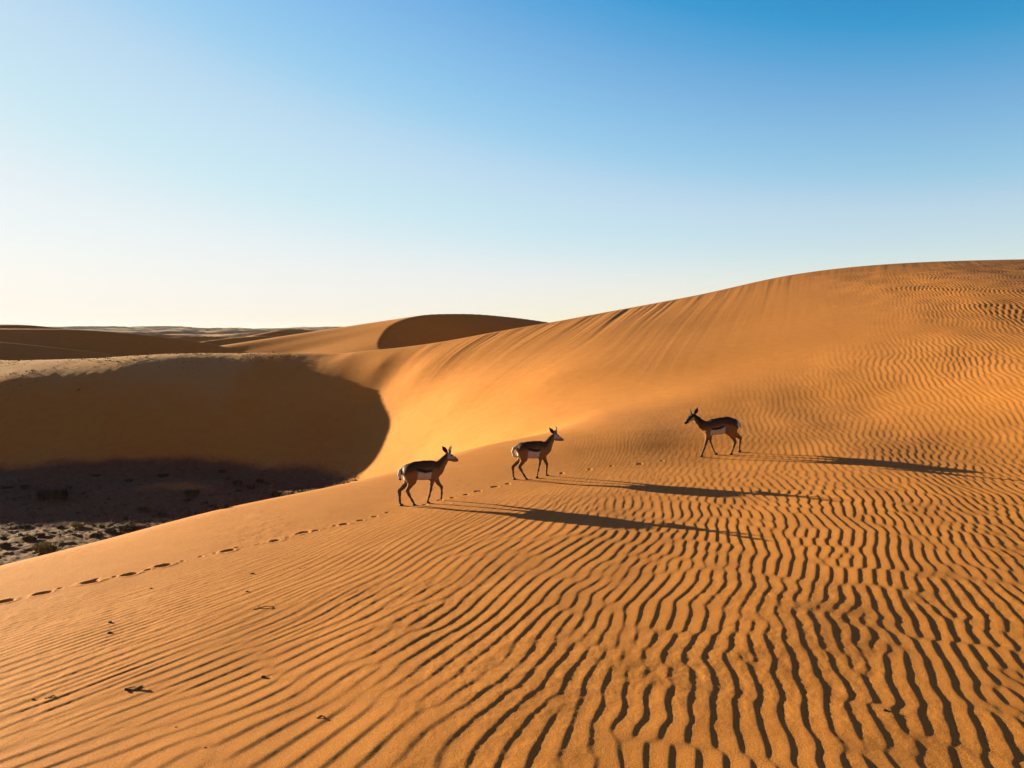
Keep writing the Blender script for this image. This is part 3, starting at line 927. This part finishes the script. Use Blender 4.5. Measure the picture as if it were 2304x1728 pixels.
# ------------------------------------------------------------------ shrubs on the floor of the hollow
def shrub_mesh(seed, n, w, h):
    rs = random.Random(seed)
    v, f = [], []
    for i in range(n):
        a = rs.uniform(0, 2 * math.pi); rad = w * .5 * math.sqrt(rs.random()) * .7
        lean = rs.uniform(.2, 1.7)
        L = h * rs.uniform(.5, 1.05) * (1 - .45 * (rad / (w * .5)) ** 2)
        bx, by = rad * math.cos(a), rad * math.sin(a)
        tx, ty = bx + math.cos(a + rs.uniform(-.8, .8)) * L * lean * .6, by + math.sin(a + rs.uniform(-.8, .8)) * L * lean * .6
        tz = L
        wd = rs.uniform(.008, .022) * (1 + w)
        px, py = -math.sin(a) * wd, math.cos(a) * wd
        k = len(v)
        mx, my, mz = (bx + tx) / 2, (by + ty) / 2, tz * .62
        v += [(bx - px, by - py, -.03), (bx + px, by + py, -.03), (mx + px, my + py, mz), (mx - px, my - py, mz), (tx, ty, tz)]
        f += [(k, k + 1, k + 2, k + 3), (k + 3, k + 2, k + 4)]
        for q in range(rs.randint(1, 3)):               # small leaves / side twigs
            t = rs.uniform(.35, 1)
            cx, cy, cz = bx + (tx - bx) * t, by + (ty - by) * t, tz * t
            s = rs.uniform(.02, .05) * (1 + .8 * w)
            d = Vector((rs.gauss(0, 1), rs.gauss(0, 1), rs.gauss(.3, .8))).normalized() * s
            e = Vector((rs.gauss(0, 1), rs.gauss(0, 1), rs.gauss(0, 1))).normalized() * s * .45
            k = len(v)
            v += [(cx, cy, cz), (cx + d.x * .5 + e.x, cy + d.y * .5 + e.y, cz + d.z * .5 + e.z), (cx + d.x, cy + d.y, cz + d.z)]
            f += [(k, k + 1, k + 2)]
    return v, f

SHRUBS = [  # picture centre-bottom x, y, width, height (px), material, label
    (54, 498, 27, 12, 0, 'largest dark bushy shrub on the shaded floor of the hollow'),
    (25.5, 489.5, 7, 5, 0, 'small round shrub just left of the largest shrub on the shaded floor'),
    (7, 488.6, 11, 2.5, 0, 'flat low tuft at the left edge of the shaded floor'),
    (69, 487.6, 6, 2, 0, 'tiny tuft just behind the right end of the largest shrub'),
    (96, 475.8, 10, 2.4, 0, 'thin flat tuft at the foot of the shaded slope, leftmost there'),
    (129, 481.6, 7, 2.8, 0, 'small tuft in the middle of the shaded floor below the slope foot'),
    (163, 476.4, 11, 3.2, 0, 'wide low tuft at the foot of the shaded slope, above the others'),
    (222.5, 472.6, 8, 3, 0, 'tuft highest on the shaded floor, right of the wide low one'),
    (228.5, 480.5, 5, 3, 0, 'small tuft left in the loose cluster at the right end of the hollow'),
    (238, 485.2, 10, 4.5, 0, 'broad tuft in the loose cluster at the right end of the hollow'),
    (260, 482.2, 7, 4, 0, 'tuft at the upper right of the loose cluster on the shaded floor'),
    (250.5, 488.4, 7, 4, 0, 'tuft at the lower right of the loose cluster on the shaded floor'),
    (239, 490.8, 7, 2.2, 0, 'flat tuft lowest in the loose cluster on the shaded floor'),
    (266.5, 483.6, 5, 2.4, 0, 'tiny tuft at the far right of the loose cluster on the shaded floor'),
    (191.5, 496, 15, 6.5, 0, 'spreading grey shrub alone in the middle right of the shaded floor'),
    (187.5, 500.4, 8, 2, 0, 'thin flat tuft right below the spreading grey shrub'),
    (143, 511, 9, 4.2, 0, 'low tuft near the lower middle of the shaded floor'),
    (162, 515.6, 9, 3, 0, 'low tuft right of and below the one at the lower middle floor'),
    (125.5, 519.4, 5, 2.4, 0, 'tiny tuft close above the edge of the sunlit floor'),
    (213.5, 507.6, 7, 3, 0, 'small dark tuft left of the shrub by the near dune edge'),
    (223.5, 508.6, 11, 4.4, 0, 'dark shrub half behind the near dune edge on the shaded floor'),
    (276, 495.6, 10, 4.6, 0, 'shrub nearest the right tip of the shaded floor by the dune edge'),
    (30, 541.8, 13, 5.5, 0, 'dark shrub in the sunlit scrub at the lower left'),
    (40, 537.6, 10, 3.6, 0, 'tan tuft just behind the dark shrub on the sunlit scrub'),
    (5.5, 548.4, 11, 4.4, 0, 'dark hummock shrub at the left edge of the sunlit scrub'),
    (46, 552.6, 24, 8.5, 1, 'wide yellow green shrub rising behind the near dune edge'),
    (77.5, 526.6, 9, 5.5, 1, 'small yellow shrub on the boundary of shade and sun'),
    (24, 525.6, 12, 3.4, 0, 'low tuft at the left on the boundary of shade and sun'),
    (111, 533, 11, 4.4, 0, 'grey tuft in the sunlit scrub left of the dark mat'),
    (95, 536.6, 9, 4, 0, 'grey tuft in the sunlit scrub nearest the dune edge'),
    (127, 528.8, 20, 3.6, 0, 'long dark mat of scrub touching the near dune edge'),
    (102.5, 528, 5, 2.2, 0, 'tiny dark tuft on the sunlit scrub left of the long mat'),
    (3, 538.6, 7, 2.4, 0, 'small flat tuft at the far left of the sunlit scrub'),
    (60.5, 527.6, 7, 3.4, 0, 'small tuft left of the small yellow shrub in the sunlit scrub')]
for i, (px, py, wpx, hpx, yel, lab) in enumerate(SHRUBS):
    p = ground_hit(px, py)
    k = p[1] / F
    w, h = wpx * k * 1.15, hpx * k * .95
    v, f = shrub_mesh(100 + i, int(60 + 230 * w), w, h)
    o = mesh_obj('shrub', v, f, M_SHRUBY if yel else M_SHRUB, smooth=False)
    o.location = (p[0], p[1], gz(p[0], p[1]))
    tag(o, lab, 'shrub', 'dry shrubs on the floor of the hollow')

# scattered stones and grass stubble that nobody could count
def scatter(name, n, pick, size, mat, seed, grass=.5):
    rs = np.random.RandomState(seed)
    xs, ys = pick(rs, n)
    zs = full_z(xs, ys)
    v, f = [], []
    for x, y, z in zip(xs, ys, zs):
        s = size * np.exp(rs.randn() * .45)
        k = len(v)
        if rs.rand() < grass:
            for q in range(5):
                a = rs.rand() * 6.283; L = s * (.6 + rs.rand()); k = len(v)
                v += [(x - .02 * math.sin(a), y + .02 * math.cos(a), z - .02), (x + .02 * math.sin(a), y - .02 * math.cos(a), z - .02),
                      (x + math.cos(a) * L * .7, y + math.sin(a) * L * .7, z + L * .8)]
                f.append((k, k + 1, k + 2))
        else:
            a0 = rs.rand() * 6.28
            for q in range(5):
                a = a0 + q * 1.2566; rr = s * (.6 + .5 * rs.rand())
                v.append((x + math.cos(a) * rr, y + math.sin(a) * rr, z - .03))
            for q in range(5):
                a = a0 + q * 1.2566; rr = s * (.3 + .4 * rs.rand())
                v.append((x + math.cos(a) * rr, y + math.sin(a) * rr, z + s * (.35 + .3 * rs.rand())))
            for q in range(5): f.append((k + q, k + (q + 1) % 5, k + 5 + (q + 1) % 5, k + 5 + q))
            f.append(tuple(k + 5 + q for q in range(5)))
    return tag(mesh_obj(name, v, f, mat, smooth=False), kind='stuff')

def pick_floor(rs, n):
    x = rs.uniform(-34, -6, n * 3); y = 20 + 17 * rs.rand(n * 3) ** 1.0
    dE = dist_E(x, y)
    b = base_z(x, y)
    k = (dE < -1.5) & (b < FL + .5) & (fbm(x / 4, y / 4, 3) + .9 * rs.rand(n * 3) > .25)
    return x[k][:n], y[k][:n]

def pick_ridge(rs, n):
    x = rs.uniform(-42, -12, n * 3)
    d = -rs.rand(n * 3) ** 1.2 * 8 + .3
    y = YC(x) + d
    k = (fbm(x / 3, y / 2, 3) + .6 * rs.rand(n * 3) > .2) & (d > -8 * sstep(-10, -34, x) - .8)
    return x[k][:n], y[k][:n]

scatter('scrub_ground_cover', 3600, pick_floor, .065, M_GCOVER, 21, .55)
scatter('dry_grass', 800, pick_ridge, .05, M_GCOVER, 22, .8)

# ------------------------------------------------------------------ small debris lying on the ripples
def stone_mesh(seed, w):
    rs = random.Random(seed)
    v, f = uv_sphere((0, 0, 0), (1, 1, 1), 8)
    ax = (w * .5, w * rs.uniform(.28, .4), w * rs.uniform(.2, .3))
    out = []
    for p in v:
        k = 1 + .22 * vnoise(p[0] * 1.7 + seed * 3.1, p[1] * 1.7 + p[2] * 2.3)
        out.append((p[0] * ax[0] * k, p[1] * ax[1] * k, p[2] * ax[2] * k + ax[2] * .55))
    return out, f

def bark_mesh(seed, w):                 # curled flake of bark with a splinter beside it
    rs = random.Random(seed)
    v, f = [], []
    n = 9
    for side in (0, 1):
        for i in range(n):
            t = i / (n - 1)
            for j in range(5):
                a = -1.1 + j * .55
                rr = w * .16 * (1 - .5 * abs(t - .45)) - side * w * .035
                v.append((w * (t - .5), rr * math.sin(a) * 1.3 + .02 * w * rs.uniform(-1, 1), rr * math.cos(a) + .03 * w + .10 * w * math.sin(t * 5 + seed)))
    N = n * 5
    for i in range(n - 1):
        for j in range(4):
            a = i * 5 + j
            f.append((a, a + 1, a + 6, a + 5)); f.append((N + a, N + a + 5, N + a + 6, N + a + 1))
    for i in range(n - 1):
        a = i * 5
        f.append((a, a + 5, N + a + 5, N + a)); f.append((a + 4, N + a + 4, N + a + 9, a + 9))
    for j in range(4):
        f.append((j, N + j, N + j + 1, j + 1)); a = (n - 1) * 5 + j
        f.append((a, a + 1, N + a + 1, N + a))
    t, g = tube([(-.55 * w, .15 * w, .06 * w), (-.1 * w, .22 * w, .10 * w), (.35 * w, .2 * w, .05 * w), (.62 * w, .28 * w, .03 * w)], [.025 * w, .03 * w, .022 * w, .01 * w], 6)
    o = len(v); v += t; f += [tuple(q + o for q in x) for x in g]
    return v, f

def twig_mesh(seed, w):
    rs = random.Random(seed)
    pts = [(w * (i / 5 - .5), w * .04 * math.sin(i * 1.7 + seed), w * (.05 + .05 * math.sin(i * 1.3 + seed * 2))) for i in range(6)]
    v, f = tube(pts, [w * .018, w * .026, w * .024, w * .02, w * .016, w * .006], 6)
    t, g = tube([pts[1], (pts[1][0] + w * .08, pts[1][1] + w * .10, pts[1][2] + w * .10), (pts[1][0] + w * .12, pts[1][1] + w * .2, pts[1][2] + w * .13)], [w * .018, w * .014, w * .005], 6)
    o = len(v); v += t; f += [tuple(q + o for q in x) for x in g]
    t, g = tube([pts[0], (pts[0][0] - w * .02, pts[0][1] + w * .04, pts[0][2] - w * .08)], [w * .03, w * .02], 6)
    o = len(v); v += t; f += [tuple(q + o for q in x) for x in g]
    return v, f

DEBRIS = [  # x, y, width px, shape, rotation, label
    (134, 690, 17, 'bark', .2, 'dark curled bark flake casting a shadow, largest debris at the lower left'),
    (50, 698, 9, 'bark', .5, 'small dark bark chip left of the large curled flake'),
    (264, 608, 20, 'twig', .35, 'dark forked twig half buried in the ripples below the footprints'),
    (110, 623.5, 6, 'stone', 0, 'small dark pebble left of the twig, upper of a pair'),
    (109.5, 634, 7, 'stone', .4, 'small dark pebble left of the twig, lower of a pair with short shadow'),
    (151, 588, 4, 'stone', 0, 'tiny dark pebble just below the line of footprints'),
    (252, 573, 6, 'stone', .3, 'tiny dark pebble above the forked twig'),
    (247, 592, 5, 'stone', 0, 'brownish grain of stone between the twig and the tiny pebble above it'),
    (263, 676, 7, 'stone', .2, 'brown stone in a ripple trough right of the large bark flake'),
    (321, 717, 9, 'bark', .7, 'grey bark chip in the ripples at the bottom, right of the large flake'),
    (176, 727, 4, 'stone', 0, 'reddish pebble below the large bark flake'),
    (205, 748, 4, 'stone', 0, 'reddish pebble nearest the bottom edge at the lower left'),
    (885, 712, 8, 'stone', .3, 'dark pebble in the deep ripples at the lower right'),
    (33, 699.5, 5, 'stone', .3, 'dark grain of stone beside the small bark chip at the left'),
    (303, 567, 7, 'twig', .4, 'short thin twig right of the footprints above the ripples')]
for i, (px, py, wpx, shp, rz, lab) in enumerate(DEBRIS):
    p = ground_hit(px, py)
    w = wpx * p[1] / F * (.75 if shp == 'stone' else 1)
    v, f = {'bark': bark_mesh, 'twig': twig_mesh, 'stone': stone_mesh}[shp](i + 3, w)
    o = mesh_obj({'bark': 'bark_flake', 'twig': 'twig', 'stone': 'pebble'}[shp], v, f, M_STONE if shp == 'stone' else M_TWIG, smooth=(shp == 'stone'))
    o.location = (p[0], p[1], gz(p[0], p[1]) - .004)
    o.rotation_euler = (0, 0, rz)
    tag(o, lab, {'bark': 'bark', 'twig': 'twig', 'stone': 'pebble'}[shp], {'bark': 'bark flakes on the sand', 'twig': 'twigs on the sand', 'stone': 'pebbles on the sand'}[shp])

# ------------------------------------------------------------------ the dusty air
zs_ = [v for o in bpy.data.objects if o.type == 'MESH' and o.get('kind') == 'structure' for v in (min(c[2] for c in o.bound_box), max(c[2] for c in o.bound_box))]
zl, zh, RR = min(zs_) - 1.0, max(zs_ + [CAMZ]) + 2.0, 9100.0
hv = [(x, y, z) for z in (zl, zh) for x, y in ((-RR, -RR), (RR, -RR), (RR, RR), (-RR, RR))]
hm = bpy.data.materials.new('haze'); hm.use_nodes = True
hn = hm.node_tree.nodes; hl = hm.node_tree.links
for n_ in list(hn):
    if n_.type != 'OUTPUT_MATERIAL': hn.remove(n_)
pv = hn.new('ShaderNodeVolumePrincipled')
pv.inputs['Color'].default_value = (.93, .86, .78, 1)
pv.inputs['Density'].default_value = HAZE
pv.inputs['Anisotropy'].default_value = .2
hl.new(pv.outputs[0], [n_ for n_ in hn if n_.type == 'OUTPUT_MATERIAL'][0].inputs['Volume'])
tag(mesh_obj('haze', hv, [(3, 2, 1, 0), (4, 5, 6, 7), (0, 1, 5, 4), (1, 2, 6, 5), (2, 3, 7, 6), (3, 0, 4, 7)], hm, smooth=False), kind='stuff')
